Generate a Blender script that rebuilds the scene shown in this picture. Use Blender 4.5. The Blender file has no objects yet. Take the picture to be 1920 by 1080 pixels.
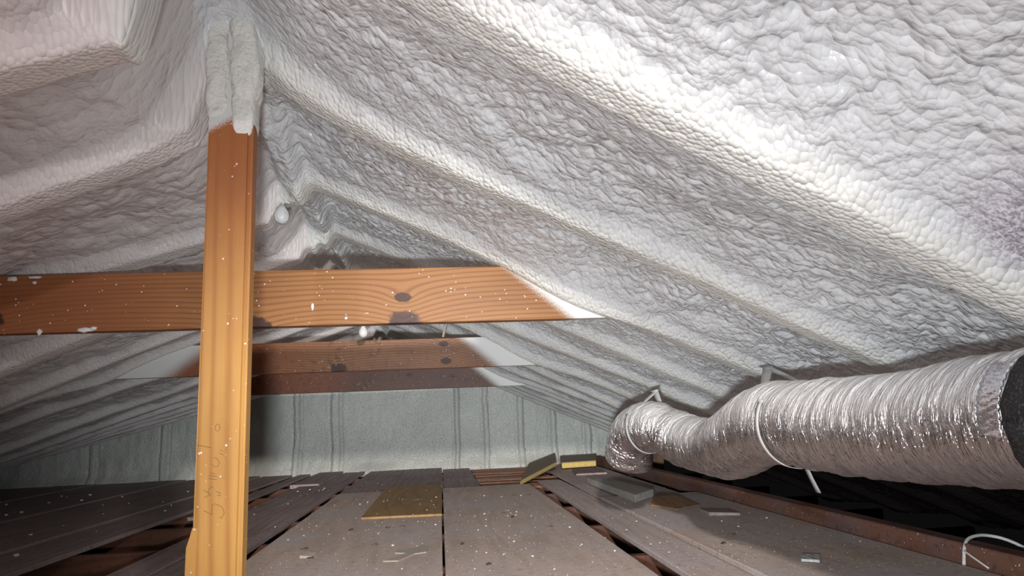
import bpy, bmesh, math, random
import numpy as np
from mathutils import Vector, Matrix

# ------------------------------------------------------------------ camera, world, lights, exposure
S = bpy.context.scene
C = S.collection
cam_d = bpy.data.cameras.new('camera')
cam = bpy.data.objects.new('camera', cam_d); C.objects.link(cam)
FPX = 1327.2
cam_d.sensor_fit = 'HORIZONTAL'; cam_d.sensor_width = 36.0; cam_d.lens = FPX * 36.0 / 1920.0
cam_d.clip_start = 0.02; cam_d.clip_end = 60
yaw, pit, roll = 0.10622, 0.18198, -0.04151
Fv = Vector((math.sin(yaw)*math.cos(pit), math.cos(yaw)*math.cos(pit), math.sin(pit)))
R0 = Vector((math.cos(yaw), -math.sin(yaw), 0)); U0 = R0.cross(Fv)
Rv = math.cos(roll)*R0 + math.sin(roll)*U0; Uv = -math.sin(roll)*R0 + math.cos(roll)*U0
M = Matrix((( Rv.x, Uv.x, -Fv.x, 0), (Rv.y, Uv.y, -Fv.y, 0), (Rv.z, Uv.z, -Fv.z, 0.45), (0, 0, 0, 1)))
cam.matrix_world = M
S.camera = cam

w = bpy.data.worlds.new('world'); S.world = w; w.use_nodes = True
w.node_tree.nodes['Background'].inputs[0].default_value = (0.9, 0.9, 0.9, 1)
w.node_tree.nodes['Background'].inputs[1].default_value = 0.004

def lamp(name, kind, loc, power, color, radius, target=None, falloff=None, size=None, blend=1.0):
    d = bpy.data.lights.new(name, kind); d.energy = power; d.color = color; d.shadow_soft_size = radius
    if kind == 'SPOT': d.spot_size = math.radians(size); d.spot_blend = blend
    if falloff:
        d.use_nodes = True; nt = d.node_tree
        em = nt.nodes['Emission']; fo = nt.nodes.new('ShaderNodeLightFalloff')
        fo.inputs['Strength'].default_value = 1.0
        m1 = nt.nodes.new('ShaderNodeMath'); m1.operation = 'MULTIPLY'; m1.inputs[1].default_value = falloff[0]
        m2 = nt.nodes.new('ShaderNodeMath'); m2.operation = 'MULTIPLY_ADD'; m2.inputs[1].default_value = falloff[1]
        nt.links.new(fo.outputs['Linear'], m1.inputs[0]); nt.links.new(fo.outputs['Constant'], m2.inputs[0])
        nt.links.new(m1.outputs[0], m2.inputs[2]); nt.links.new(m2.outputs[0], em.inputs['Strength'])
    o = bpy.data.objects.new(name, d); C.objects.link(o); o.location = loc
    if target is not None:
        o.rotation_euler = (Vector(target)-Vector(loc)).to_track_quat('-Z', 'Y').to_euler()
    return o
# hand-held light just left of and below the lens, and a second weaker work lamp further left behind it
lamp('hand_lamp', 'SPOT', (-0.05, 0.0, 0.325), 37.5, (0.92, 0.97, 1.0), 0.028, (1.02, 3.0, 1.05), (.28, .62), 111, 1.0)
lamp('work_lamp', 'POINT', (-0.70, -0.35, 0.76), 22, (1.0, 0.90, 0.90), 0.03)
lamp('floor_fill', 'SPOT', (0.12, 0.05, 0.87), 52, (1.0, 0.93, 0.86), 0.03, (0.30, 3.2, 0.0), (.6, .35), 62, 0.8)  # unseen fill spot, added to brighten the floor

S.cycles.max_bounces = 6; S.cycles.diffuse_bounces = 4; S.cycles.glossy_bounces = 3
vs = S.view_settings
vs.view_transform = 'Standard'; vs.look = 'None'; vs.exposure = 0.0; vs.gamma = 1.0; vs.use_curve_mapping = False

# ------------------------------------------------------------------ helpers
rnd = random.Random(7)
def tag(o, label=None, cat=None, group=None, kind=None):
    if label: o['label'] = label
    if cat: o['category'] = cat
    if group: o['group'] = group
    if kind: o['kind'] = kind
    return o
def link(name, me, mat=None, parent=None):
    o = bpy.data.objects.new(name, me); C.objects.link(o)
    if mat is not None and me is not None and not me.materials: me.materials.append(mat)
    if parent is not None: o.parent = parent
    return o
def from_bm(name, bm, mat=None, parent=None, smooth=False, loc=None):
    bmesh.ops.recalc_face_normals(bm, faces=bm.faces[:])
    me = bpy.data.meshes.new(name); bm.to_mesh(me); bm.free()
    if smooth:
        for p in me.polygons: p.use_smooth = True
    o = link(name, me, mat, parent)
    if loc is not None: o.location = loc
    return o
def empty(name, loc=(0, 0, 0), rot=(0, 0, 0)):
    o = bpy.data.objects.new(name, None); C.objects.link(o); o.location = loc; o.rotation_euler = rot
    o.empty_display_size = 0.05
    return o
def box_bm(x0, x1, y0, y1, z0, z1, bev=0.0, jit=0.0, seed=0):
    bm = bmesh.new(); bmesh.ops.create_cube(bm, size=1)
    for v in bm.verts:
        v.co = Vector((x0+(v.co.x+.5)*(x1-x0), y0+(v.co.y+.5)*(y1-y0), z0+(v.co.z+.5)*(z1-z0)))
    if jit:
        r = random.Random(seed)
        for v in bm.verts: v.co += Vector((r.uniform(-jit, jit), r.uniform(-jit, jit), r.uniform(-jit, jit)*.3))
    if bev: bmesh.ops.bevel(bm, geom=bm.edges[:], offset=bev, segments=2, affect='EDGES', profile=.6)
    return bm
def prism_bm(poly, z0, z1, bev=0.0):
    """poly: xy list (ccw); z0,z1 numbers or per-point lists"""
    n = len(poly)
    zz0 = z0 if isinstance(z0, (list, tuple)) else [z0]*n
    zz1 = z1 if isinstance(z1, (list, tuple)) else [z1]*n
    bm = bmesh.new()
    a = [bm.verts.new((p[0], p[1], zz0[i])) for i, p in enumerate(poly)]
    b = [bm.verts.new((p[0], p[1], zz1[i])) for i, p in enumerate(poly)]
    bm.faces.new(a[::-1]); bm.faces.new(b)
    for i in range(n): bm.faces.new((a[i], a[(i+1) % n], b[(i+1) % n], b[i]))
    if bev: bmesh.ops.bevel(bm, geom=bm.edges[:], offset=bev, segments=1, affect='EDGES')
    return bm
def tube_bm(pts, rad, seg=10, cap=True, bm=None):
    bm = bm or bmesh.new()
    P = [Vector(p) for p in pts]; n = len(P)
    rr = rad if isinstance(rad, (list, tuple)) else [rad]*n
    ref = None; rings = []
    for i in range(n):
        t = (P[min(i+1, n-1)]-P[max(i-1, 0)]).normalized()
        if ref is None:
            ref = t.orthogonal().normalized()
        ref = (ref - t*ref.dot(t)).normalized(); b = t.cross(ref)
        rings.append([bm.verts.new(P[i]+rr[i]*(math.cos(2*math.pi*k/seg)*ref+math.sin(2*math.pi*k/seg)*b)) for k in range(seg)])
    for i in range(n-1):
        for k in range(seg):
            bm.faces.new((rings[i][k], rings[i][(k+1) % seg], rings[i+1][(k+1) % seg], rings[i+1][k]))
    if cap:
        bm.faces.new(rings[0][::-1]); bm.faces.new(rings[-1])
    return bm
def smoothpath(pts, n):
    P = [np.array(p, float) for p in pts]; P = [2*P[0]-P[1]]+P+[2*P[-1]-P[-2]]
    out = []; m = len(P)-3
    for i in range(n):
        t = i/(n-1)*m; k = min(int(t), m-1); u = t-k
        a, b, c, d = P[k:k+4]
        out.append(.5*((2*b)+(-a+c)*u+(2*a-5*b+4*c-d)*u*u+(-a+3*b-3*c+d)*u**3))
    return out

# numpy noise
def h2(ix, iy, s):
    v = np.sin(ix*127.1+iy*311.7+s*74.7)*43758.5453
    return v-np.floor(v)
def vn(x, y, s=0):
    ix = np.floor(x); iy = np.floor(y); fx = x-ix; fy = y-iy
    fx = fx*fx*fx*(fx*(fx*6-15)+10); fy = fy*fy*fy*(fy*(fy*6-15)+10)
    a = h2(ix, iy, s); b = h2(ix+1, iy, s); c = h2(ix, iy+1, s); d = h2(ix+1, iy+1, s)
    return (a+(b-a)*fx)*(1-fy)+(c+(d-c)*fx)*fy
def fbm(x, y, s=0, o=3):
    t = 0; a = .5; n = 0
    for k in range(o):
        t = t+a*vn(x*2**k, y*2**k, s+k*13); n += a; a *= .5
    return t/n
def worley(x, y, s=0):
    ix = np.floor(x); iy = np.floor(y); f1 = np.full(x.shape, 9.0); f2 = np.full(x.shape, 9.0)
    for dx in (-1, 0, 1):
        for dy in (-1, 0, 1):
            cx = ix+dx; cy = iy+dy
            d = np.hypot(cx+.15+.7*h2(cx, cy, s)-x, cy+.15+.7*h2(cx, cy, s+5)-y)
            f2 = np.minimum(f2, np.maximum(f1, d)); f1 = np.minimum(f1, d)
    return f1, f2
def sst(a, b, x):
    t = np.clip((x-a)/(b-a), 0, 1); return t*t*(3-2*t)

# ------------------------------------------------------------------ material node helper
class X:
    """tiny expression builder over math nodes"""
    def __init__(s, nt, sock): s.nt = nt; s.s = sock
    def _m(s, op, *o):
        n = s.nt.nodes.new('ShaderNodeMath'); n.operation = op
        for i, a in enumerate((s,)+o):
            if isinstance(a, X): s.nt.links.new(a.s, n.inputs[i])
            else: n.inputs[i].default_value = a
        return X(s.nt, n.outputs[0])
    def __add__(s, o): return s._m('ADD', o)
    def __radd__(s, o): return s._m('ADD', o)
    def __sub__(s, o): return s._m('SUBTRACT', o)
    def __rsub__(s, o): return (s*-1)+o
    def __mul__(s, o): return s._m('MULTIPLY', o)
    def __rmul__(s, o): return s._m('MULTIPLY', o)
    def __truediv__(s, o): return s._m('DIVIDE', o)
    def sin(s): return s._m('SINE')
    def exp(s): return s._m('EXPONENT')
    def sqrt(s): return s._m('SQRT')
    def abs(s): return s._m('ABSOLUTE')
    def pow(s, e): return s._m('POWER', e)
    def min(s, o): return s._m('MINIMUM', o)
    def max(s, o): return s._m('MAXIMUM', o)
    def lt(s, o): return s._m('LESS_THAN', o)
    def step(s, a, b):
        n = s.nt.nodes.new('ShaderNodeMapRange'); n.interpolation_type = 'SMOOTHSTEP'
        s.nt.links.new(s.s, n.inputs[0]); n.inputs[1].default_value = a; n.inputs[2].default_value = b
        return X(s.nt, n.outputs[0])
class Mat:
    def __init__(s, name, coords='Object'):
        s.m = bpy.data.materials.new(name); s.m.use_nodes = True; s.nt = s.m.node_tree
        s.b = s.nt.nodes['Principled BSDF']
        tc = s.nt.nodes.new('ShaderNodeTexCoord')
        if coords == 'World':
            g = s.nt.nodes.new('ShaderNodeNewGeometry'); s.co = g.outputs['Position']
        else: s.co = tc.outputs['Object']
        sp = s.nt.nodes.new('ShaderNodeSeparateXYZ'); s.nt.links.new(s.co, sp.inputs[0])
        s.x, s.y, s.z = [X(s.nt, o) for o in sp.outputs]
        oi = s.nt.nodes.new('ShaderNodeObjectInfo'); s.rand = X(s.nt, oi.outputs['Random'])
    def vec(s, x, y, z):
        n = s.nt.nodes.new('ShaderNodeCombineXYZ')
        for i, a in enumerate((x, y, z)):
            if isinstance(a, X): s.nt.links.new(a.s, n.inputs[i])
            else: n.inputs[i].default_value = a
        return n.outputs[0]
    def noise(s, scale, detail=3, rough=.55, vec=None, dist=0):
        n = s.nt.nodes.new('ShaderNodeTexNoise'); n.inputs['Scale'].default_value = scale
        n.inputs['Detail'].default_value = detail; n.inputs['Roughness'].default_value = rough; n.inputs['Distortion'].default_value = dist
        s.nt.links.new(vec or s.co, n.inputs['Vector']); return X(s.nt, n.outputs['Fac'])
    def voro(s, scale, feature='F1', vec=None, smooth=.3, rnd=1.0, dim='3D'):
        n = s.nt.nodes.new('ShaderNodeTexVoronoi'); n.voronoi_dimensions = dim; n.feature = feature; n.inputs['Scale'].default_value = scale
        if feature == 'SMOOTH_F1': n.inputs['Smoothness'].default_value = smooth
        n.inputs['Randomness'].default_value = rnd
        s.nt.links.new(vec or s.co, n.inputs['Vector']); return X(s.nt, n.outputs['Distance'])
    def mix(s, a, b, f):
        n = s.nt.nodes.new('ShaderNodeMix'); n.data_type = 'RGBA'
        for k, v in ((6, a), (7, b), (0, f)):
            if isinstance(v, X): s.nt.links.new(v.s, n.inputs[k])
            elif isinstance(v, (tuple, list)): n.inputs[k].default_value = (*v, 1)
            elif isinstance(v, (float, int)): n.inputs[k].default_value = v
            else: s.nt.links.new(v, n.inputs[k])
        return n.outputs[2]
    def set(s, name, v):
        i = s.b.inputs[name]
        if isinstance(v, X): s.nt.links.new(v.s, i)
        elif isinstance(v, tuple): i.default_value = (*v, 1)
        elif isinstance(v, (float, int)): i.default_value = v
        else: s.nt.links.new(v, i)
    def bump(s, h, strength=.5, dist=.01):
        n = s.nt.nodes.new('ShaderNodeBump'); n.inputs['Strength'].default_value = strength; n.inputs['Distance'].default_value = dist
        s.nt.links.new(h.s, n.inputs['Height']); s.nt.links.new(n.outputs[0], s.b.inputs['Normal'])
    def attr(s, name):
        n = s.nt.nodes.new('ShaderNodeAttribute'); n.attribute_name = name; return X(s.nt, n.outputs['Fac'])

def foam_mat(name, bay, cream, rough=.34, nsc=66, peb=.3, upright=False):
    m = Mat(name, 'World')
    r = m.attr('raft')
    n1 = m.noise(1.3, 1); n2 = m.noise(9, 2)
    c = m.mix(bay, tuple(v*.86 for v in bay), n1.step(.38, .68))
    c = m.mix(c, cream, (r*.9+(n2-.5)*.5).step(.3, 1.0))
    # thin dry overspray at the low end of the nearest bay
    dry = ((m.x-.52)*4.0).step(0, .5)*((.745-m.y)*18.0).step(0, 1.0)
    gr = m.noise(260, 1, .7)
    c = m.mix(c, m.mix((.16, .13, .17), (.55, .52, .58), gr.step(.35, .62)), dry*.9)
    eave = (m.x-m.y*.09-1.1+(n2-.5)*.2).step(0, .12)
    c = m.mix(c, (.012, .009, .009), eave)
    m.set('Base Color', c)
    m.set('Roughness', (n2*.2+rough-.22+r*.36).min(.9))
    m.set('Specular IOR Level', .5-eave*.45)
    b_ = m.z if upright else m.y
    k_ = 1.0 if upright else 1.1
    v1 = m.voro(135, 'F1', m.vec(m.x*k_, b_, 0.0), dim='2D')
    dx = (n2-.5)*.07
    v2 = m.voro(nsc, 'F1', m.vec(m.x*k_+dx, b_-dx*.8, 0.0), dim='2D')
    m.bump((1-v2*v2)*1.0*(1-r*.85)+(1-v1*v1)*(r*.35+peb), .62, .008)
    return m.m
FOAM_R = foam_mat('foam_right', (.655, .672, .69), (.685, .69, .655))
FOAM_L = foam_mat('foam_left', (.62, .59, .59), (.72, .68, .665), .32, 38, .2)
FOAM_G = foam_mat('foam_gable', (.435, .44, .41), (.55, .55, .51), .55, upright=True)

def wood_mat(name, light, dark, axis='x', F=150, knots=(), over=None, rough=.6, specks=.0, warp=1.0, dirt=0.0, dirtcol=(.2, .17, .16), bumpy=.25, tint=None):
    """grain runs along local axis; over(m)->mask of white overspray"""
    m = Mat(name)
    L, W, T = {'x': (m.x, m.z, m.y), 'z': (m.z, m.x, m.y), 'y': (m.y, m.x, m.z)}[axis]
    off = m.rand*37.0
    v = m.vec(L*.55+off, W*4.0, T*4.0+off)
    g = W*F + (m.noise(1.0, 2, .5, v)-.5)*26*warp + (m.noise(1.0, 1, .5, m.vec(L*2.0+off, W*9.0, T*9.0))-.5)*3*warp
    kmask = None
    for (kl, kw, kr) in knots:
        a = ((L-kl)*.62); b = W-kw
        d = (a*a+b*b).sqrt()
        g = g + (d*(-1.0/(kr*1.6))).exp()*20
        k = 1-(d+ (m.noise(60, 2)-.5)*kr*.5).step(kr*.55, kr*.8)
        kmask = k if kmask is None else kmask.max(k)
    ring = g.sin()*.5+.5
    ring = ring.pow(2.6)
    fine = m.noise(1.0, 3, .6, m.vec(L*14+off, W*420, T*420))
    tone = m.noise(1.0, 3, .5, m.vec(L*2.2+off, W*9, T*9))
    c = m.mix(light, dark, (ring*.62+(fine-.5)*.5).min(1.0).max(0.0))
    c = m.mix(c, tuple(v_*.55 for v_ in dark), (tone-.5)._m('MULTIPLY', 1.6).max(0.0))
    if tint: c = m.mix(c, tint[0], tint[1](m))
    if kmask is not None: c = m.mix(c, (.035, .012, .009), kmask*.93)
    if dirt:
        dn = m.noise(2.4, 4, .6, m.vec(m.x+off, m.y+off, m.z)); c = m.mix(c, dirtcol, dn.step(.5-.35*dirt, .75)*min(1, dirt+.2))
        mo = m.noise(38, 4, .7); c = m.mix(c, tuple(v_*.42 for v_ in dark), (mo.step(.50, .78))*.75); mo2 = m.noise(150, 2, .7, m.vec(m.x, m.y*.5, m.z)); c = m.mix(c, tuple(min(1, v_*1.5) for v_ in dirtcol), mo2.step(.55, .8)*.5)
    if specks:
        sp = m.voro(95, 'F1'); rr = m.noise(40, 1)
        c = m.mix(c, (.8, .79, .77), (sp.lt(.17)*(rr.lt(.5)*0+rr).step(.62-.1*specks, .66))*.9)
    if over:
        o = over(m); gn = m.noise(420, 2, .75)
        o = (o+(gn-.5)*1.3*(o*(1-o)*4)).step(.22, .8)
        c = m.mix(c, (.62, .62, .61), o)
    m.set('Base Color', c); m.set('Roughness', rough); m.set('Specular IOR Level', .35)
    m.bump(ring*.35+fine*.65, bumpy, .0012)
    return m.m

# ------------------------------------------------------------------ roof: one displaced foam skin, cut into rafters, bays and ridge
RX = -0.365
RY = np.array([.27+.5*k for k in range(-5, 14)])
LY = RY.copy(); LY[6] = .90; LY[8] = 1.85
def tabR(Y):
    ys = [-2.5, .4, .77, 1.27, 1.77, 2.27, 2.77, 3.27, 3.77, 4.27, 5.3, 7.3]
    return (np.interp(Y, ys, [.50, .50, .496, .478, .464, .463, .458, .473, .482, .462, .50, .55]),
            np.interp(Y, ys, [.57, .57, .569, .493, .464, .463, .445, .460, .480, .435, .44, .44]))
def tabL(Y):
    ys = [-2.5, .9, 1.27, 1.77, 2.27, 2.77, 3.27, 3.77, 4.27, 4.77, 5.8, 7.3]
    return (np.interp(Y, ys, [.60, .607, .68, .66, .705, .74, .755, .72, .745, .72, .71, .70]),
            np.interp(Y, ys, [.276, .276, .40, .30, .40, .40, .345, .32, .345, .32, .28, .24]))
def grow(a, b, s0, s1):
    out = [a]; s = s0
    while out[-1] < b:
        f = (out[-1]-a)/(b-a); out.append(out[-1]+s0+(s1-s0)*f)
    out[-1] = b
    return out
gx = np.array([-v for v in grow(1.0, 4.9, .0065, .035)][::-1] + list(np.arange(-.994, 1.06, .006)) + grow(1.06, 2.3, .008, .03))
gy = np.array(list(np.arange(-2.6, .18, .04)) + list(np.arange(.18, 2.3, .006)) + grow(2.3, 7.45, .006, .02))
XX, YY = np.meshgrid(gx, gy)            # rows y, cols x
def raft_prof(Y, cent, flat, edge):
    d = np.min(np.abs(Y[..., None]-cent[None, None, :]), -1) if Y.ndim == 2 else np.min(np.abs(Y[:, None]-cent[None, :]), -1)
    return d
wob = (fbm(XX*1.6, YY*2.2, 3, 2)-.5)*.035
side = sst(RX-.035, RX+.03, XX)         # 0 left, 1 right
dR = np.min(np.abs((gy[:, None]-RY[None, :])), 1)[:, None]
dRw = np.full(XX.shape, 9.); dLw = np.full(XX.shape, 9.)
for k in range(len(RY)):
    dRw = np.minimum(dRw, np.abs(YY+wob-RY[k])); dLw = np.minimum(dLw, np.abs(YY+wob-LY[k]))
pR = .52*(1-sst(.022, .075, dRw))+.48*(1-sst(.03, .21, dRw)); pL = .62*(1-sst(.028, .066, dLw))+.38*(1-sst(.03, .20, dLw))
prof = pR*side+pL*(1-side)
ridge = 1-sst(.012, .05, np.abs(XX-RX+(fbm(YY*3, XX*3, 8, 2)-.5)*.03))
aR, bR = tabR(YY); aL, bL = tabL(YY)
zR = aR-bR*XX; zL = aL+bL*XX+np.where(YY < 1.4, .13, .09)*np.clip((XX+.435-.06*pL*(1-sst(1.0, 1.2, YY))+.09*(1-pL))/(.06+.07*(1-pL)), 0, 1)
base = zR*side+zL*(1-side)
depth = .068*side+.07*(1-side)
base = base+depth*(1-prof)
base = base-ridge*(.012+.04*sst(1.45, 1.7, YY))*(YY > .0)
# foam collected round the ends of the tie beams
for (ty, tx, am) in ((1.74, .36, .03), (3.25, .42, .03), (4.75, .45, .02), (3.25, -1.45, .03), (1.72, -1.35, .03)):
    base = base-am*np.exp(-(((XX-tx)/.16)**2+((YY-ty)/.07)**2))
base = base+.045*np.exp(-((XX+.37)/.10)**2-((YY-1.17)/.15)**2)
# large swells, drips and bubbles
bay = 1-prof
wx = XX+(fbm(XX*7, YY*7, 21, 2)-.5)*.05; wy = YY+(fbm(XX*7, YY*7, 22, 2)-.5)*.05
disp = (fbm(XX*2.6, YY*3.4, 31, 3)-.5)*.055*(.35+.65*bay)
disp += (fbm(XX*11, YY*9, 33, 3)-.5)*.03*(.12+.88*bay)
ang = .9
ux = wx*math.cos(ang)+wy*math.sin(ang); uy = -wx*math.sin(ang)+wy*math.cos(ang)
f1, f2 = worley(ux/.030, uy/.024, 41)
m1 = sst(.38, .62, fbm(XX*3.1, YY*3.1, 44, 2))
dome = 1-np.minimum(f1, 1)**2
stepy = np.interp(gy, [0, 2.3, 7.4], [.006, .006, .02])[:, None]
fade = 1-sst(.008, .014, stepy)
b1 = dome*.019*(.30+.70*m1)*(.10+.90*bay)
f1b, _ = worley(wx/.017+7, wy/.0155, 51)
b2 = (1-np.minimum(f1b, 1)**2)*.009*(.45+.55*(1-m1))*fade*(.45+.55*bay)
f1c, f2c = worley(wx/.072+3, wy/.055, 61)
folds = (1-np.minimum(f1c*1.0, 1)**2)*.016*bay
disp -= (b1*(.8*side+.35*(1-side))+b2*(.9*side+.5*(1-side))+folds*(.25*side+.85*(1-side)))
ZZ = np.maximum(base+disp+.45, -.06)
# foam bulges sitting on the ridge board
ZZ -= ridge*(1-np.minimum(worley(XX/.05, YY/.045, 71)[0], 1)**2)*.012
gzx = np.gradient(ZZ, gx, axis=1); gzy = np.gradient(ZZ, gy, axis=0)
NN = np.stack([gzx, gzy, -np.ones_like(ZZ)], -1); NN /= np.linalg.norm(NN, axis=-1, keepdims=True)
PP = np.stack([XX, YY, ZZ], -1).reshape(-1, 3); NNf = NN.reshape(-1, 3); PRf = prof.reshape(-1)
nyv, nxv = XX.shape
idx = np.arange(nyv*nxv).reshape(nyv, nxv)
quads = np.stack([idx[:-1, :-1], idx[1:, :-1], idx[1:, 1:], idx[:-1, 1:]], -1).reshape(-1, 4)   # facing down
fc = PP[quads].mean(1)
fp = PRf[quads].mean(1)
keep = PP[quads][:, :, 2].max(1) > -.05
f_right = fc[:, 0] > RX
f_ridge = (np.abs(fc[:, 0]-RX) < .04) & (fc[:, 1] > 0.0)
f_raft = fp > .6

def grid_part(name, mask, mat, parent, P=None, N=None, Q=None, R=None):
    P = PP if P is None else P; N = NNf if N is None else N; Q = quads if Q is None else Q; R = PRf if R is None else R
    q = Q[mask]
    if len(q) == 0: return None
    u, inv = np.unique(q.ravel(), return_inverse=True)
    me = bpy.data.meshes.new(name)
    me.vertices.add(len(u)); me.vertices.foreach_set('co', P[u].astype(np.float32).ravel())
    me.loops.add(len(inv)); me.loops.foreach_set('vertex_index', inv.astype(np.int32))
    me.polygons.add(len(q)); me.polygons.foreach_set('loop_start', np.arange(0, len(inv), 4, dtype=np.int32))
    me.polygons.foreach_set('use_smooth', np.ones(len(q), bool))
    me.update(calc_edges=True); me.validate()
    at = me.attributes.new('raft', 'FLOAT', 'POINT'); at.data.foreach_set('value', R[u].astype(np.float32))
    me.normals_split_custom_set_from_vertices(N[u].astype(np.float32))
    return link(name, me, mat, parent)

DECK = wood_mat('deck_boards', (.16, .09, .05), (.08, .04, .025), 'y', 60)
def slab(name, pts, th):
    bm = bmesh.new()
    a = [bm.verts.new(p) for p in pts]; b = [bm.verts.new((p[0], p[1], p[2]+th)) for p in pts]
    n = len(pts); bm.faces.new(a[::-1]); bm.faces.new(b)
    for i in range(n): bm.faces.new((a[i], a[(i+1) % n], b[(i+1) % n], b[i]))
    return from_bm(name, bm, DECK)
ceil_r = slab('ceiling_right', [(RX, -2.7, 1.33), (2.5, -2.7, -.02+.15), (2.5, 7.5, .17), (RX, 7.5, 1.33)], .02)
ceil_l = slab('ceiling_left', [(-5.0, -2.7, .18), (RX, -2.7, 1.33), (RX, 7.5, 1.33), (-5.0, 7.5, .18)], .02)
tag(ceil_r, kind='structure'); tag(ceil_l, kind='structure')
for sd, root, cent, mat in ((True, ceil_r, RY, FOAM_R), (False, ceil_l, LY, FOAM_L)):
    sel = keep & (f_right == sd) & ~f_ridge
    wobf = wob.reshape(-1)[quads[:, 0]]
    near = np.argmin(np.abs((fc[:, 1]+wobf)[:, None]-cent[None, :]), 1)
    bayi = np.searchsorted(cent, fc[:, 1]+wobf)
    for k in range(len(cent)):
        grid_part('rafter', sel & f_raft & (near == k), mat, root)
    for k in range(len(cent)+1):
        grid_part('foam_bay', sel & ~f_raft & (bayi == k), mat, root)
grid_part('ridge_board', keep & f_ridge, FOAM_R, ceil_r)

# ------------------------------------------------------------------ back gable wall with foam-coated studs
STUDS = [(-3.3, .03), (-2.65, .03), (-1.99, .03), (-1.41, .03), (-1.03, .04), (.163, .026), (.458, .028), (.806, .032), (1.145, .03), (1.50, .033)]
wxs = np.arange(-4.7, 2.15, .012); wzs = np.arange(-.05, 1.3, .012)
WX, WZ = np.meshgrid(wxs, wzs)
sp = np.zeros_like(WX)
for (sx, hw) in STUDS:
    d = np.abs(WX-sx+(fbm(WZ*4+sx, WX*2, 90, 2)-.5)*.03); sp = np.maximum(sp, 1-sst(hw*.55, hw*1.25, d))
groove = np.zeros_like(WX)
for (sx, hw) in STUDS:
    for e in (-1, 1): groove = np.maximum(groove, 1-sst(.002, .02, np.abs(WX-sx-e*hw*1.35+(fbm(WZ*4+sx, WX*2, 90, 2)-.5)*.03)))
WY = 7.28-.022*sp+.012*groove-(fbm(WX*2.4, WZ*1.6, 91, 3)-.5)*.05-(fbm(WX*12, WZ*6, 92, 3)-.5)*.022-(1-np.minimum(worley(WX/.07, WZ/.09, 93)[0], 1)**2)*.006
# foam swells out over the joint with the floor
WY -= .10*np.exp(-((WZ+.02)/.07)**2)*fbm(WX*3, WZ*0+3, 95, 2)
gxx = np.gradient(WY, wxs, axis=1); gzz = np.gradient(WY, wzs, axis=0)
WN = np.stack([gxx, -np.ones_like(WY), gzz], -1); WN /= np.linalg.norm(WN, axis=-1, keepdims=True)
WP = np.stack([WX, WY, WZ], -1).reshape(-1, 3)
a_, b_ = WX.shape; wi = np.arange(a_*b_).reshape(a_, b_)
wq = np.stack([wi[:-1, :-1], wi[:-1, 1:], wi[1:, 1:], wi[1:, :-1]], -1).reshape(-1, 4)
wfp = sp.reshape(-1)[wq].mean(1); wfc = WP[wq].mean(1)
wall = from_bm('wall_back', box_bm(-4.8, 2.3, 7.38, 7.42, -.2, 1.4), DECK); tag(wall, kind='structure')
grid_part('foam_skin', wfp <= .5, FOAM_G, wall, WP, WN.reshape(-1, 3), wq, np.zeros(len(WP)))
for (sx, hw) in STUDS:
    grid_part('stud', (wfp > .5) & (np.abs(wfc[:, 0]-sx) < .1), FOAM_G, wall, WP, WN.reshape(-1, 3), wq, np.zeros(len(WP)))

# ------------------------------------------------------------------ floor: dark ceiling lath below, joists, boards and sheets
DARK = Mat('dark_fill'); DARK.set('Base Color', DARK.mix((.004, .0035, .0035), (.012, .009, .008), DARK.noise(6, 3))); DARK.set('Roughness', .95); DARK.set('Specular IOR Level', .1)
floor = from_bm('floor', box_bm(-5, 2.6, -2.7, 7.4, -.30, -.28), DARK.m); tag(floor, kind='structure')
JOIST = wood_mat('joist_wood', (.11, .042, .022), (.06, .02, .012), 'x', 90, dirt=.3, dirtcol=(.06, .03, .022))
jm = None
for k in range(13):
    y = 2.47+.685*(k-5)
    if y > 7.2: break
    o = from_bm('joist', box_bm(-4.6, 1.38, y-.02, y+.02, -.26, -.021, .003), JOIST, floor)
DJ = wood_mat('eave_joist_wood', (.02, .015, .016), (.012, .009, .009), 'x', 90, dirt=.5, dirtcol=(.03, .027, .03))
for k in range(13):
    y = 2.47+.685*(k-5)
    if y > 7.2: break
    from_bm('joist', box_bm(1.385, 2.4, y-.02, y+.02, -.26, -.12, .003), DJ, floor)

PLY = wood_mat('dusty_sheet', (.62, .48, .39), (.46, .35, .28), 'y', 55, rough=.8, specks=.6, warp=1.4, dirt=.75, dirtcol=(.56, .50, .50), bumpy=.2)
PLANK = wood_mat('dusty_plank', (.60, .48, .43), (.44, .34, .30), 'y', 110, rough=.8, specks=.4, dirt=.6, dirtcol=(.57, .52, .54), bumpy=.25)
OLD = wood_mat('old_dark_board', (.36, .27, .255), (.22, .16, .155), 'y', 110, rough=.85, specks=.5, dirt=.5, dirtcol=(.36, .31, .325), bumpy=.3)
def fboard(name, x0, x1, y0, y1, z0, z1, mat, sk=0.0, bev=.002):
    """floor piece, grain along y; sk slides the far end sideways"""
    bm = prism_bm([(x0, y0), (x1, y0), (x1+sk, y1), (x0+sk, y1)], z0, z1, bev)
    return from_bm(name, bm, mat, floor)
T = .019
fboard('floor_sheet', .004, .600, 1.2, 5.03, -T, 0, PLY)
fboard('floor_sheet', -.685, -.003, 1.2, 5.0, -T, 0, PLY, -.004)
fboard('floor_sheet', -.685, -.36, 5.012, 7.25, -T, -.001, OLD)
fboard('floor_sheet', -.355, .0, 5.3, 7.3, -T, .0, OLD)
fboard('floor_sheet', .01, .27, 5.05, 7.3, -T-.02, -.016, OLD)
fboard('plank', .678, .838, 1.2, 5.25, -T, .0, PLANK, .012)
fboard('plank', .856, 1.40, 1.2, 3.93, -T+.004, .010, PLY)
fboard('plank', .866, 1.34, 3.945, 6.9, -T, -.003, PLANK, .06)
fboard('plank', 1.02, 1.26, 5.5, 5.95, .0, .014, OLD, .05)
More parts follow.
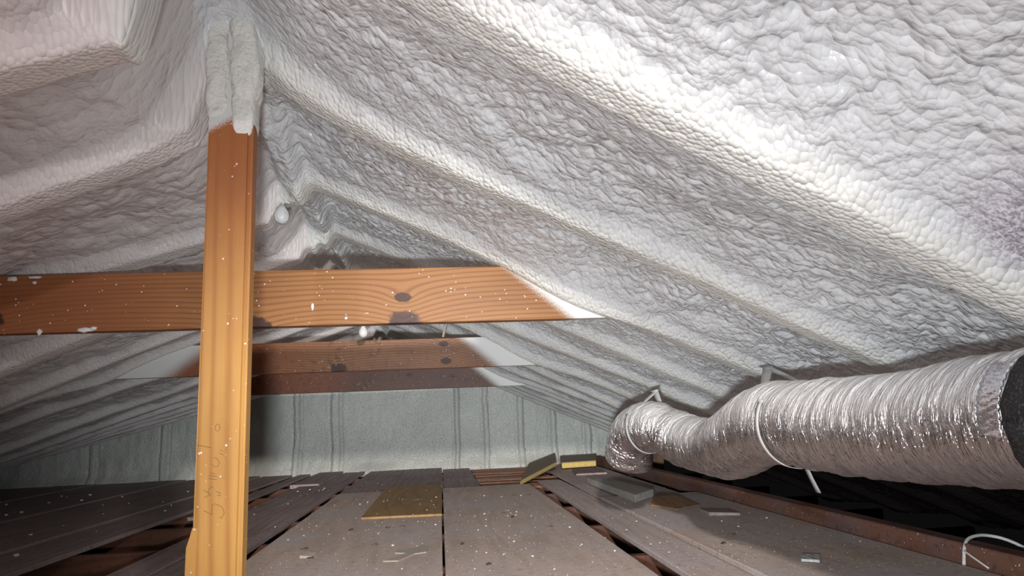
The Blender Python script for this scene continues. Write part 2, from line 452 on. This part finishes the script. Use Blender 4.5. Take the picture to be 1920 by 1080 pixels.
fboard('plank', -.80, -.742, 1.2, 7.2, -T, .002, OLD)
fboard('plank', -.935, -.812, 1.2, 7.2, -T, -.001, OLD)
fboard('plank', -1.09, -.945, 1.2, 5.75, -T, .003, OLD)
fboard('plank', -1.17, -.95, 5.8, 7.2, -T, .012, OLD)
fboard('plank', -1.36, -1.26, 4.1, 7.2, -T, .0, OLD)
fboard('plank', -1.76, -1.49, 1.2, 7.2, -T, .0, OLD, .06)
fboard('plank', -2.08, -1.78, 1.2, 7.2, -T, .006, OLD, .05)
fboard('plank', -2.42, -2.1, 1.2, 7.2, -T, .0, OLD, .04)
fboard('plank', -2.80, -2.44, 1.2, 7.2, -T, .004, OLD, .03)
fboard('plank', -3.2, -2.82, 1.2, 7.2, -T, .0, OLD, .02)
fboard('plank', -3.6, -3.22, 1.2, 7.2, -T, .003, OLD, .02)
fboard('plank', -4.6, -3.62, 1.2, 7.2, -T, .0, OLD)
# boards behind the photographer
for i, (x0, x1) in enumerate(((-3.6, -2.4), (-2.38, -1.2), (-1.18, -.01), (.0, .7), (.71, 1.38))):
    fboard('floor_sheet', x0, x1, -2.6, 1.19, -T, .0, PLY)
# exposed lath between the joists near the gable
LATH = wood_mat('lath_wood', (.25, .10, .045), (.13, .045, .022), 'x', 120, dirt=.3, dirtcol=(.12, .06, .04))
for k in range(9):
    y = 5.16+k*.23
    from_bm('lath', box_bm(.285, .90, y, y+.16, -.045, -.030, .002, .004, k), LATH, floor)

# long 2x4 lying along the edge of the boards
BEAMW = wood_mat('edge_beam_wood', (.19, .085, .05), (.09, .035, .022), 'y', 120, rough=.75, dirt=.4, dirtcol=(.16, .12, .13), specks=.3)
bm = prism_bm([(1.412, 1.15), (1.475, 1.15), (1.52, 6.9), (1.457, 6.9)], -.02, .062, .004)
tag(from_bm('edge_beam', bm, BEAMW), 'long reddish brown timber rail lying along the right edge of the floor boards', 'beam')

# ------------------------------------------------------------------ post
def post_over(m):
    thr = m.x*-.5
    return (m.z-.97+thr-.012).step(-.018, .03)
POSTW = wood_mat('post_pine', (.57, .305, .08), (.36, .145, .03), 'z', 210, rough=.5, specks=.5, warp=1.5,
                 tint=((.26, .075, .025), lambda m: (m.z+(m.noise(14, 3)-.5)*.14).step(.45, .98)*.9), over=post_over)
post = empty('post', (-.359, 1.234, .0))
post.scale = (.938, .938, 1)
tag(post, 'upright bare pine post with white sprayed top in front of the near tie beam', 'post')
bm = box_bm(-.0385, .0385, -.019, .021, -.02, 1.19)
bmesh.ops.bevel(bm, geom=[e for e in bm.edges if abs(e.verts[0].co.z-e.verts[1].co.z) > .5], offset=.0045, segments=3, affect='EDGES')
from_bm('timber', bm, POSTW, post)
# raised sapwood strip along the right hand edge and the splayed splinter low on the left
from_bm('edge_strip', box_bm(.0335, .0435, -.014, .016, .0, 1.0, .002), POSTW, post)
bm = bmesh.new()
sec = [(.30, .0), (.285, .004), (.27, .009), (.2, .0095), (.0, .0095)]
rows = []
for z, wd in sec: rows.append([bm.verts.new((-.0385-wd, -.0185, z)), bm.verts.new((-.030, -.0195, z)), bm.verts.new((-.030, .012, z)), bm.verts.new((-.0385-wd, .012, z))])
for i in range(len(rows)-1):
    for k in range(4): bm.faces.new((rows[i][k], rows[i][(k+1) % 4], rows[i+1][(k+1) % 4], rows[i+1][k]))
bm.faces.new(rows[0]); bm.faces.new(rows[-1][::-1])
from_bm('splinter', bm, POSTW, post)
def lumpy(name, x0, x1, y0, y1, z0, z1, mat, parent, amp=.006, res=.007, seed=0, topslope=0, loc=None):
    bm = bmesh.new(); bmesh.ops.create_cube(bm, size=1)
    n = max(3, int(max(x1-x0, y1-y0, z1-z0)/res/2))
    bmesh.ops.subdivide_edges(bm, edges=bm.edges[:], cuts=min(n, 26), use_grid_fill=True)
    co = np.array([v.co[:] for v in bm.verts])
    r = np.abs(co)*2
    k = (np.sum(r**4, 1))**(1/4); k = np.maximum(k, 1e-6)
    co = co/k[:, None]
    co = co*np.array([x1-x0, y1-y0, z1-z0])+np.array([(x0+x1)/2, (y0+y1)/2, (z0+z1)/2])
    co[:, 2] += topslope*(co[:, 0]-(x0+x1)/2)*((co[:, 2]-z0)/(z1-z0))
    d = (fbm((co[:, 0]+co[:, 1])*45+seed, co[:, 2]*45, seed, 3)-.5)*amp*2
    c = np.array([(x0+x1)/2, (y0+y1)/2]); dirs = co[:, :2]-c; dirs /= np.maximum(np.linalg.norm(dirs, axis=1), 1e-6)[:, None]
    co[:, :2] += dirs*d[:, None]; co[:, 2] += d*.5
    for v, p in zip(bm.verts, co): v.co = p
    return from_bm(name, bm, mat, parent, True, loc)
CAPF = Mat('cap_foam', 'World'); CAPF.set('Base Color', CAPF.mix((.72, .70, .66), (.62, .61, .58), CAPF.noise(60, 3))); CAPF.set('Roughness', .6); CAPF.bump(CAPF.noise(120, 3), .8, .006); CAPF = CAPF.m
lumpy('foam_cap', -.048, -.002, -.026, .03, .985, 1.24, CAPF, post, .007, seed=3)
lumpy('foam_cap', .000, .054, -.040, .03, 1.02, 1.20, CAPF, post, .008, seed=9, topslope=-.5)
lumpy('foam_coat', .001, .046, -.0265, .03, .955, 1.14, CAPF, post, .003, seed=11)
# pencil writing on the face of the post
PEN = Mat('pencil_lead'); PEN.set('Base Color', (.24, .125, .055)); PEN.set('Roughness', .6)
strokes = [[(240, 150), (262, 128), (280, 140), (285, 170), (268, 200), (245, 185), (240, 150)], [(80, 320), (140, 332), (210, 350)], [(290, 370), (320, 385)], [(290, 405), (325, 420)],
           [(235, 440), (265, 450), (290, 490), (280, 525), (250, 530), (220, 505)], [(215, 580), (255, 595)], [(200, 605), (270, 620)], [(195, 632), (272, 648)], [(330, 630), (340, 640)],
           [(150, 735), (220, 780)], [(240, 708), (205, 725), (195, 755), (220, 780), (165, 805)], [(270, 755), (310, 770), (310, 795), (280, 790)],
           [(270, 870), (330, 900), (350, 950), (325, 1005), (310, 985)], [(165, 925), (240, 965), (235, 880), (265, 865)]]
for st in strokes:
    P = [((350+x/4.9-363)*.000885-.0385, -.0193, .4825-(y/4.9)*.000832) for x, y in st]
    from_bm('pencil_stroke', tube_bm(P, .00045, 5), PEN.m, post)

# ------------------------------------------------------------------ tie beams
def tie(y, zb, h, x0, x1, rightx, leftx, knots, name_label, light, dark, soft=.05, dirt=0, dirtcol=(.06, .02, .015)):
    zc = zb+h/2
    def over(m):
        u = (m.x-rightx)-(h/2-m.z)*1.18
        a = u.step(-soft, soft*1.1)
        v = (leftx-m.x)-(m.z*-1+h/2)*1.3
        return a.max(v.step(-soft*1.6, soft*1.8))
    mat = wood_mat('tie_wood', light, dark, 'x', 560, knots=[(a, b-zc, r) for a, b, r in knots], over=over, rough=.5, specks=.45, warp=1.0, tint=((.27, .085, .035), lambda m: ((m.x*-1.0+(m.noise(3, 2)-.5)*.5).step(.35, .95))*.62), dirt=dirt, dirtcol=dirtcol, bumpy=.3)  # colour turns darker and redder towards the left end
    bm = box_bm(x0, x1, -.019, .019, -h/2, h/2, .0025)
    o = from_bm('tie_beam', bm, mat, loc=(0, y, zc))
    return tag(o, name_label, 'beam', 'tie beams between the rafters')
tie1 = tie(1.769, .692, .139, -1.62, .62, .17, -1.62, [(-.087, .757, .019), (-.085, .697, .036), (-.442, .692, .036), (-1.05, .725, .034)],
    'nearest and widest horizontal pine tie beam crossing right behind the post', (.315, .142, .043), (.145, .043, .013))
tie(3.27, .688, .137, -1.75, .74, .10, -1.0, [(.02, .80, .02), (.03, .72, .022), (-.45, .70, .035)],
    'second reddish tie beam further back, its ends fading into white foam', (.27, .12, .05), (.12, .04, .018), .09, .15)
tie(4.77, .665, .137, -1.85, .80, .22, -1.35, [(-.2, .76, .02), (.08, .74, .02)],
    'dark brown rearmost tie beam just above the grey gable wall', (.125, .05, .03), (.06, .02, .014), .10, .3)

SPLAT = Mat('splat_foam'); SPLAT.set('Base Color', (.74, .73, .71)); SPLAT.set('Roughness', .5)
for (x, z, sx, sz) in ((-.3057, .738, .0035, .010), (-.225, .708, .004, .004), (-.93, .694, .006, .008), (-.83, .696, .018, .006), (-.81, .699, .008, .005), (-1.0, .822, .012, .006), (-.95, .825, .016, .003), (-.95, .812, .005, .004)):
    bm = bmesh.new(); bmesh.ops.create_icosphere(bm, subdivisions=2, radius=1)
    for v in bm.verts: v.co = Vector((v.co.x*sx*(1+.25*math.sin(v.co.z*5+x*40)), v.co.y*min(sx, sz)*.7, v.co.z*sz*(1+.25*math.sin(v.co.x*6+z*30))))
    from_bm('foam_splat', bm, SPLAT.m, tie1, True, (x, -.0195, z-tie1.location.z))

# ------------------------------------------------------------------ duct
def duct_mat():
    m = Mat('duct_foil', 'World')
    g = m.nt.nodes.new('ShaderNodeNewGeometry'); sp = m.nt.nodes.new('ShaderNodeSeparateXYZ'); m.nt.links.new(g.outputs['Normal'], sp.inputs[0])
    nx, nz = X(m.nt, sp.outputs[0]), X(m.nt, sp.outputs[2])
    up = m.attr('raft')                           # how far up the pipe's flank, where spray settled
    n = m.noise(210, 2, .7); n2 = m.noise(7, 3); n3 = m.noise(40, 3)
    f = (up+(n2-.5)*.5+(n3-.5)*.25+(n-.5)*.7).step(.02, .95)
    m.set('Base Color', m.mix((.46, .425, .42), (.64, .64, .65), f))
    inv = 1-f
    m.set('Metallic', inv*.95); m.set('Roughness', f*.42+.10+(n3-.5)*.08)
    m.bump(m.noise(1.0, 3, .65, m.vec(m.x*28, m.y*150, m.z*28))*1.0+n*.12, 1.0, .008)
    return m.m
DUCT = duct_mat()
path_pts = [(.70, -1.6, .42), (.70, -.9, .40), (.70, -.3, .42), (.70, .30, .415), (.705, .55, .422), (.715, .82, .423), (.722, 1.05, .413), (.715, 1.25, .413), (.70, 1.48, .416), (.73, 1.74, .368), (.80, 2.05, .342), (.775, 2.24, .357), (.725, 2.32, .398), (.69, 2.40, .40), (.67, 2.48, .37), (.66, 2.53, .29)]
NP, NS = 900, 84
path = np.array(smoothpath(path_pts, NP))
tan = np.gradient(path, axis=0); tan /= np.linalg.norm(tan, axis=1)[:, None]
seg = np.linalg.norm(np.diff(path, axis=0), axis=1); arc = np.concatenate([[0], np.cumsum(seg)])
up0 = np.array([0, 0, 1.0])
B1 = np.cross(up0[None], tan)                      # sideways
for i in range(NP):
    if np.linalg.norm(B1[i]) < .35 and i > 0: B1[i] = B1[i-1]
    B1[i] -= tan[i]*B1[i].dot(tan[i]); B1[i] /= np.linalg.norm(B1[i])
B2 = np.cross(tan, B1)
th = np.linspace(0, 2*np.pi, NS, endpoint=False)
A, TH = np.meshgrid(arc, th, indexing='ij')
wv = A+.02*np.sin(TH*1.0+A*2)+(fbm(A*9, np.cos(TH)*1.5+np.sin(TH)*2+5, 101, 2)-.5)*.03
rid = np.abs(np.sin(wv*math.pi/.031))**.6
rid2 = np.abs(np.sin(wv*math.pi/.0117+1.3*np.sin(TH*2)))
sp_ = A*1.0+.012*TH
rad = .0855-.0011*rid-.0006*rid2+(fbm(A*14, TH*1.2, 103, 3)-.5)*.006+(fbm(sp_*75, np.cos(TH+A*3)*1.3+2, 105, 2)-.5)*.0055-.003*sst(.62, .75, fbm(sp_*38, np.sin(TH)*1.1+4, 107, 2))
yi = lambda y: int(np.argmin(np.abs(path[:, 1]-y)))
for s0, am, wd in ((arc[yi(1.375)], .007, .016), (arc[yi(2.31)], .008, .02), (arc[yi(1.98)], .004, .015)):
    rad -= am*np.exp(-((A-s0)/wd)**2)
ring = path[:, None, :]+rad[..., None]*(np.cos(TH)[..., None]*B1[:, None, :]+np.sin(TH)[..., None]*B2[:, None, :])
DP = ring.reshape(-1, 3)
du = np.gradient(ring, axis=0); dv = np.roll(ring, -1, 1)-np.roll(ring, 1, 1)
DN = np.cross(dv, du); DN /= np.linalg.norm(DN, axis=-1, keepdims=True)
cen = ring-path[:, None, :]
sgn = np.sign(np.mean(np.sum(DN*cen, -1))); DN *= sgn
upv = (cen/np.linalg.norm(cen, axis=-1, keepdims=True))
upn = (upv[..., 2]*.85-upv[..., 0]*.35)
di = np.arange(NP*NS).reshape(NP, NS); dj = np.roll(di, -1, 1)
dq = np.stack([di[:-1], di[1:], dj[1:], dj[:-1]], -1).reshape(-1, 4)
e1 = DP[dq[0, 1]]-DP[dq[0, 0]]; e2 = DP[dq[0, 3]]-DP[dq[0, 0]]
if np.dot(np.cross(e1, e2), DN.reshape(-1, 3)[dq[0, 0]]) < 0: dq = dq[:, ::-1]
duct = empty('flexible_duct', (.72, .82, .0))
tag(duct, 'silver foil wrapped flexible air duct running under the right roof slope', 'duct')
def under(o, par):
    o.parent = par; o.matrix_parent_inverse = par.matrix_basis.inverted(); return o
o = grid_part('foil_jacket', np.ones(len(dq), bool), DUCT, None, DP, DN.reshape(-1, 3), dq, upn.reshape(-1)); under(o, duct)
TAPE = Mat('foil_tape'); TAPE.set('Base Color', TAPE.mix((.75, .75, .82), (.9, .9, .95), TAPE.noise(25, 3))); TAPE.set('Metallic', .9); TAPE.set('Roughness', .16); TAPE.bump(TAPE.noise(60, 4), .7, .006)
BLK = Mat('black_sleeve'); BLK.set('Base Color', BLK.mix((.012, .012, .014), (.10, .10, .11), BLK.noise(300, 2).step(.5, .7))); BLK.set('Roughness', .7)
def sleeve(name, y0, y1, r, mat, a0=0, a1=2*math.pi):
    n = 28; bm = bmesh.new(); rows = []
    i0 = yi(y0); i1 = yi(y1)
    for i in np.linspace(i0, i1, 8).astype(int):
        rows.append([bm.verts.new(path[i]+(r+.0015*math.sin(k*2.3+i))*(math.cos(a0+(a1-a0)*k/n)*B1[i]+math.sin(a0+(a1-a0)*k/n)*B2[i])) for k in range(n+1)])
    for a in range(len(rows)-1):
        for k in range(n): bm.faces.new((rows[a][k], rows[a][k+1], rows[a+1][k+1], rows[a+1][k]))
    ob = from_bm(name, bm, mat, None, True)
    so = ob.modifiers.new('thick', 'SOLIDIFY'); so.thickness = .0015
    return under(ob, duct)
sleeve('black_sleeve', .45, .742, .0895, BLK.m)
sleeve('foil_tape', .745, .785, .0892, TAPE.m, -.06*math.pi, .27*math.pi)

# hanger straps: loop round the duct and up to the roof
STRAP = Mat('strap_web'); STRAP.set('Base Color', STRAP.mix((.36, .36, .36), (.55, .55, .54), STRAP.noise(30, 3))); STRAP.set('Roughness', .55)
def strap(frac, top, label, wdt=.022):
    i = yi(frac); c = path[i]; b1, b2, t = B1[i], B2[i], tan[i]
    e = empty('hanger_strap', tuple(c)); tag(e, label, 'strap', 'duct hanger straps')
    def ribbon(pts, nm, w0, w1):
        bm = bmesh.new(); pr = None; n = len(pts)
        for k, p in enumerate(pts):
            ww = w0+(w1-w0)*k/(n-1)
            cur = [bm.verts.new(Vector(p)+Vector(t)*ww*s) for s in (-.5, .5)]
            if pr: bm.faces.new((pr[0], pr[1], cur[1], cur[0]))
            pr = cur
        o = from_bm(nm, bm, STRAP.m, None, True); so = o.modifiers.new('thick', 'SOLIDIFY'); so.thickness = .0016
        under(o, e)
    r = .0885
    ribbon([c+r*(math.cos(a)*b1+math.sin(a)*b2) for a in np.linspace(math.radians(150), math.radians(390), 40)], 'loop', wdt*.6, wdt*.6)
    for sgn_, a in ((1, 150), (-1, 30)):
        p0 = c+r*(math.cos(math.radians(a))*b1+math.sin(math.radians(a))*b2); p1 = np.array(top)+b1*.006*(-sgn_)*-1
        ribbon([p0+(p1-p0)*f+b2*.012*math.sin(f*math.pi)*sgn_*.3 for f in np.linspace(0, 1, 12)], 'tail', wdt, wdt*2.1)
    return e
def tail_end(e, pts, w0):
    bm = bmesh.new(); pr = None
    for k, p in enumerate(pts):
        cur = [bm.verts.new(Vector(p)+Vector((0, w0*q, 0))) for q in (-.5, .5)]
        if pr: bm.faces.new((pr[0], pr[1], cur[1], cur[0]))
        pr = cur
    o = from_bm('loose_end', bm, STRAP.m, None, True); so = o.modifiers.new('thick', 'SOLIDIFY'); so.thickness = .0016
    under(o, e)
s1 = strap(1.37, (.79, 1.66, .55), 'pale webbing strap holding the middle of the foil duct up to the slope')
tail_end(s1, [(.715, 1.37, .328), (.722, 1.372, .312), (.732, 1.375, .292), (.738, 1.378, .282)], .016)
s2 = strap(2.385, (.735, 2.40, .525), 'pale strap with shredded foil at the far bent end of the duct')
# ------------------------------------------------------------------ loose boards and scraps on the floor
BROWN = wood_mat('brown_hardboard', (.40, .25, .105), (.28, .155, .06), 'y', 30, rough=.6, specks=.4, warp=2.0, dirt=.35, dirtcol=(.24, .17, .12))
tag(from_bm('hardboard_offcut', prism_bm([(-.392, 3.6), (-.004, 3.575), (-.003, 5.22), (-.388, 5.26)], .001, .012, .0015), BROWN),
    'thin golden brown hardboard offcut lying on the left floor sheet', 'board')
GREY = wood_mat('grey_lumber', (.52, .49, .44), (.38, .36, .32), 'y', 120, rough=.85, specks=.4, dirt=.5, dirtcol=(.48, .46, .43))
tag(from_bm('lumber_offcut', prism_bm([(.955, 3.58), (1.115, 3.80), (1.09, 4.75), (.965, 4.82)], [.012, .012, .001, .001], [.050, .050, .038, .038], .002), GREY),
    'grey flat lumber offcut with an angled end on the right hand boards', 'board')
TAN = wood_mat('broken_wood', (.33, .20, .11), (.22, .12, .06), 'y', 80, rough=.9, specks=.2, dirt=.2, dirtcol=(.2, .14, .1))
bm = prism_bm([(.985, 3.42), (1.06, 3.26), (1.20, 3.34), (1.19, 3.62), (1.13, 3.76), (1.06, 3.62)], .011, [.020, .014, .018, .034, .030, .036], .003)
tag(from_bm('wood_chunk', bm, TAN), 'broken tan wood chunk beside the grey lumber offcut', 'scrap')
bm = prism_bm([(1.12, 3.02), (1.24, 2.98), (1.25, 3.12), (1.13, 3.16)], .011, [.026, .022, .020, .024], .002)
tag(from_bm('wood_block', bm, OLD), 'small dull wooden block near the tan wood chunk', 'scrap')
YEL = Mat('yellow_batt'); nn = YEL.noise(50, 4)
YEL.set('Base Color', YEL.mix((.52, .36, .09), (.70, .55, .22), nn)); YEL.set('Roughness', .95); YEL.bump(nn, .8, .01)
BATT = Mat('batt_facing'); BATT.set('Base Color', BATT.mix((.20, .16, .12), (.34, .28, .21), BATT.noise(14, 4))); BATT.set('Roughness', .9)
def batt(label, poly, z, th, zt):
    e = empty('insulation_batt', (poly[0][0], poly[0][1], 0)); tag(e, label, 'insulation')
    n = len(poly)
    a = from_bm('batt_core', prism_bm(poly, [q for q in z], [q+th for q in z], .006), YEL.m); under(a, e)
    cx = sum(p[0] for p in poly)/n; cy = sum(p[1] for p in poly)/n
    pl = [(cx+(p[0]-cx)*.985, cy+(p[1]-cy)*.985) for p in poly]
    b = from_bm('batt_facing', prism_bm(pl, [q+th-.001 for q in z], [q+th+.004 for q in z]), BATT.m); under(b, e)
batt('yellow insulation batt with grey facing propped beside the open lath', [(.545, 5.08), (.93, 5.86), (1.12, 7.12), (.80, 6.7)], [-.012, .055, .065, .0], .03, 0)
batt('short yellow insulation strip lying against the foot of the gable wall', [(1.02, 6.15), (1.33, 6.20), (1.50, 6.95), (1.13, 6.9)], [.012, .014, .03, .03], .045, 0)

# white cable end at the lower right
CAB = Mat('cable_sheath'); CAB.set('Base Color', (.72, .70, .68)); CAB.set('Roughness', .5)
e = empty('cable', (1.41, 1.89, 0)); tag(e, 'white cable end curling over the rail in the lower right corner', 'cable')
o = from_bm('sheath', tube_bm(smoothpath([(1.395, 1.885, .012), (1.42, 1.905, .055), (1.46, 1.93, .072), (1.53, 1.95, .07), (1.60, 1.93, .045), (1.75, 1.9, -.05), (1.95, 1.85, -.11)], 30), .0045, 8), CAB.m, None, True); under(o, e)
o = from_bm('loose_wire', tube_bm(smoothpath([(1.41, 1.895, .045), (1.408, 1.865, .035), (1.415, 1.82, .014)], 10), .0025, 8), CAB.m, None, True); under(o, e)

# pale scrap and strap tail under the duct
bm = prism_bm([(1.02, 2.05), (1.06, 2.02), (1.10, 2.09), (1.06, 2.12)], .012, .02, .001)
tag(from_bm('foam_flake', bm, FOAM_R), 'pale flake of foam on the boards below the duct', 'scrap')

# hanging bulbs at the ridge
GLASS = Mat('bulb_glass'); GLASS.set('Base Color', (.80, .80, .78)); GLASS.set('Roughness', .15)
BRASS = Mat('socket_metal'); BRASS.set('Base Color', (.20, .17, .13)); BRASS.set('Roughness', .5); BRASS.set('Metallic', .5)
def lathe(prof_, seg=16):
    bm = bmesh.new(); rows = []
    for r, z in prof_: rows.append([bm.verts.new((r*math.cos(2*math.pi*k/seg), r*math.sin(2*math.pi*k/seg), z)) for k in range(seg)])
    for a in range(len(rows)-1):
        for k in range(seg): bm.faces.new((rows[a][k], rows[a][(k+1) % seg], rows[a+1][(k+1) % seg], rows[a+1][k]))
    bm.faces.new(rows[0]); bm.faces.new(rows[-1])
    return bm
bulb_prof = [(.002, -.022), (.010, -.020), (.017, -.012), (.0195, 0), (.017, .010), (.011, .020), (.008, .028)]
e = empty('hanging_bulb', (-.315, 3.0, .83)); tag(e, 'small white globe bulb hanging between the first and second tie beams', 'bulb')
from_bm('globe', lathe(bulb_prof), GLASS.m, e, True); from_bm('socket', lathe([(.009, .026), (.012, .028), (.012, .055), (.006, .06)]), BRASS.m, e, True)
from_bm('cord', tube_bm([(0, 0, .058), (.004, .0, .13), (-.01, 0, .24)], .0025, 6), BRASS.m, e, True)
e = empty('coated_bulb', (-.40, 1.83, .993)); tag(e, 'foam coated bulb dangling from the ridge board just right of the post', 'bulb')
from_bm('globe', lathe([(r*1.0, z*1.0) for r, z in bulb_prof]), FOAM_R, e, True)
from_bm('cord', tube_bm([(0, 0, .026), (.004, .0, .045), (.02, .01, .10)], .003, 6), FOAM_R, e, True)
STICK = wood_mat('twig', (.40, .34, .28), (.2, .14, .1), 'z', 90)
tag(from_bm('wood_sliver', tube_bm([(.018, 3.215, .826), (.024, 3.21, .85), (.03, 3.20, .872), (.045, 3.20, .905), (.05, 3.2, .99)], [.005, .006, .005, .003, .002], 6), STICK), 'thin splintered stick standing on the second tie beam', 'stick')

# ------------------------------------------------------------------ crumbs
CR = Mat('foam_crumb'); CR.set('Base Color', (.80, .79, .76)); CR.set('Roughness', .7)
def crumb_mesh(seed):
    r = random.Random(seed); bm = bmesh.new(); bmesh.ops.create_icosphere(bm, subdivisions=1, radius=1)
    for v in bm.verts: v.co *= r.uniform(.6, 1.15)
    for v in bm.verts: v.co.z *= .6
    me = bpy.data.meshes.new('foam_crumb'); bm.to_mesh(me); bm.free(); me.materials.append(CR.m); return me
cms = [crumb_mesh(i) for i in range(4)]
def crumb(x, y, s, z, label, grp):
    o = bpy.data.objects.new('foam_crumb', cms[rnd.randrange(4)]); C.objects.link(o)
    o.location = (x, y, z+s*.4); o.scale = (s, s, s); o.rotation_euler = (0, 0, rnd.uniform(0, 6.28))
    tag(o, label, 'crumb', grp)
for i in range(34): crumb(rnd.uniform(.03, .58), rnd.uniform(2.15, 4.6), rnd.choice((.0022, .003, .004, .0055)), 0, 'tiny white foam crumb on the right hand floor sheet', 'crumbs on the right floor sheet')
for i in range(40):
    x, y = rnd.uniform(-.64, -.03), rnd.uniform(2.2, 4.9)
    crumb(x, y, rnd.choice((.0022, .003, .004, .006)), .012 if (x > -.40 and y > 3.55) else 0, 'tiny white foam crumb on the left floor sheet', 'crumbs on the left floor sheet')
for i in range(16): crumb(rnd.choice((rnd.uniform(.69, .83), rnd.uniform(.87, 1.36))), rnd.uniform(2.0, 3.2), rnd.choice((.0025, .0035, .005)), .009, 'tiny white foam crumb on the right side planks', 'crumbs on the right planks')
for i in range(34): crumb(rnd.uniform(-3.0, -1.55), rnd.uniform(3.0, 6.2), rnd.choice((.004, .006, .009, .012)), .004, 'white foam crumb on the dark planks left of the post', 'crumbs on the dark left planks')
for i in range(16): crumb(rnd.uniform(-1.08, -.75), rnd.uniform(3.0, 5.6), rnd.choice((.003, .005, .007)), .002, 'white foam crumb on the narrow planks just right of the post', 'crumbs on the narrow planks')
# fine dust and splinters that nobody could count
bm = bmesh.new(); rr = random.Random(4)
for i in range(6500):
    x = rr.uniform(-.68, .6) if rr.random() < .75 else rr.uniform(.68, 1.38); y = 1.9+4.2*rr.random()**1.3; s = rr.uniform(.0006, .0011)+.0016*rr.random()**6
    if -.40 < x < .0 and y > 3.55: continue
    if .93 < x < 1.3 and y > 2.9: continue
    if -.23 < x < -.03 and 2.45 < y < 2.8: continue
    if -.52 < x < -.44 and 2.6 < y < 2.75: continue
    z = .0105 if x > .85 else .0003
    vv = [bm.verts.new((x+rr.uniform(-s, s), y+rr.uniform(-s, s)*1.4, z)) for _ in range(3)]+[bm.verts.new((x, y, z+s))]
    for f in ((0, 1, 3), (1, 2, 3), (2, 0, 3)): bm.faces.new([vv[q] for q in f])
tag(from_bm('foam_dust', bm, CR.m), 'fine white foam dust scattered over the floor boards', 'dust', kind='stuff')
# dark splinters and leaves of torn wood; last piece imitates a knot hole
SPL = wood_mat('dark_splinter', (.12, .07, .045), (.06, .035, .025), 'x', 90)
for i, (x, y, a, l) in enumerate([(-.18, 3.3, .4, .035), (-.24, 3.28, -.7, .03), (-.40, 3.28, .9, .03), (-.52, 2.85, .2, .035), (-.46, 2.65, -.5, .03), (-.26, 2.85, .3, .03), (.07, 2.75, .9, .02), (.32, 3.4, 1.3, .04), (.29, 3.55, .3, .03), (.44, 3.05, .05, .03), (.14, 2.35, .5, .02), (.93, 2.4, .7, .03), (1.02, 2.55, -.3, .03), (.5, 4.3, .3, .05), (.43, 4.32, -.6, .04), (-.14, 4.25, .2, .05)]):
    bm = prism_bm([(-l/2, -.004), (l*.1, -.007), (l/2, -.001), (l*.2, .006), (-l*.35, .005)], .0, [.002, .006, .003, .005, .002])
    o = from_bm('wood_splinter', bm, SPL, loc=(x, y, .0105 if x > .85 else (.0125 if (y > 4 and x < 0) else .0005))); o.rotation_euler = (0, 0, a)
    tag(o, 'dark knot hole spot on the golden brown hardboard' if (y > 4 and x < 0) else ('dark torn wood splinter on the wide right hand plank' if x > .85 else ('dark torn wood splinter on the right hand floor sheet' if x > 0 else 'dark torn wood splinter on the left floor sheet')), 'splinter', 'splinters on the floor')
PAPER = Mat('pale_flake'); PAPER.set('Base Color', PAPER.mix((.36, .32, .27), (.50, .46, .40), PAPER.noise(40, 3))); PAPER.set('Roughness', .8)
bm = prism_bm([(-.20, 2.50), (-.15, 2.49), (-.10, 2.60), (-.06, 2.62), (-.05, 2.74), (-.09, 2.76), (-.12, 2.68), (-.16, 2.72), (-.17, 2.64), (-.13, 2.62)], .0005, .004)
tag(from_bm('torn_paper', bm, PAPER.m), 'torn pale paper scrap near the seam of the floor sheets', 'scrap')
bm = prism_bm([(-.50, 2.66), (-.455, 2.65), (-.45, 2.70), (-.495, 2.72)], .0005, [.010, .006, .012, .014])
tag(from_bm('pink_chip', bm, PAPER.m), 'pale curled chip on the left floor sheet', 'scrap')
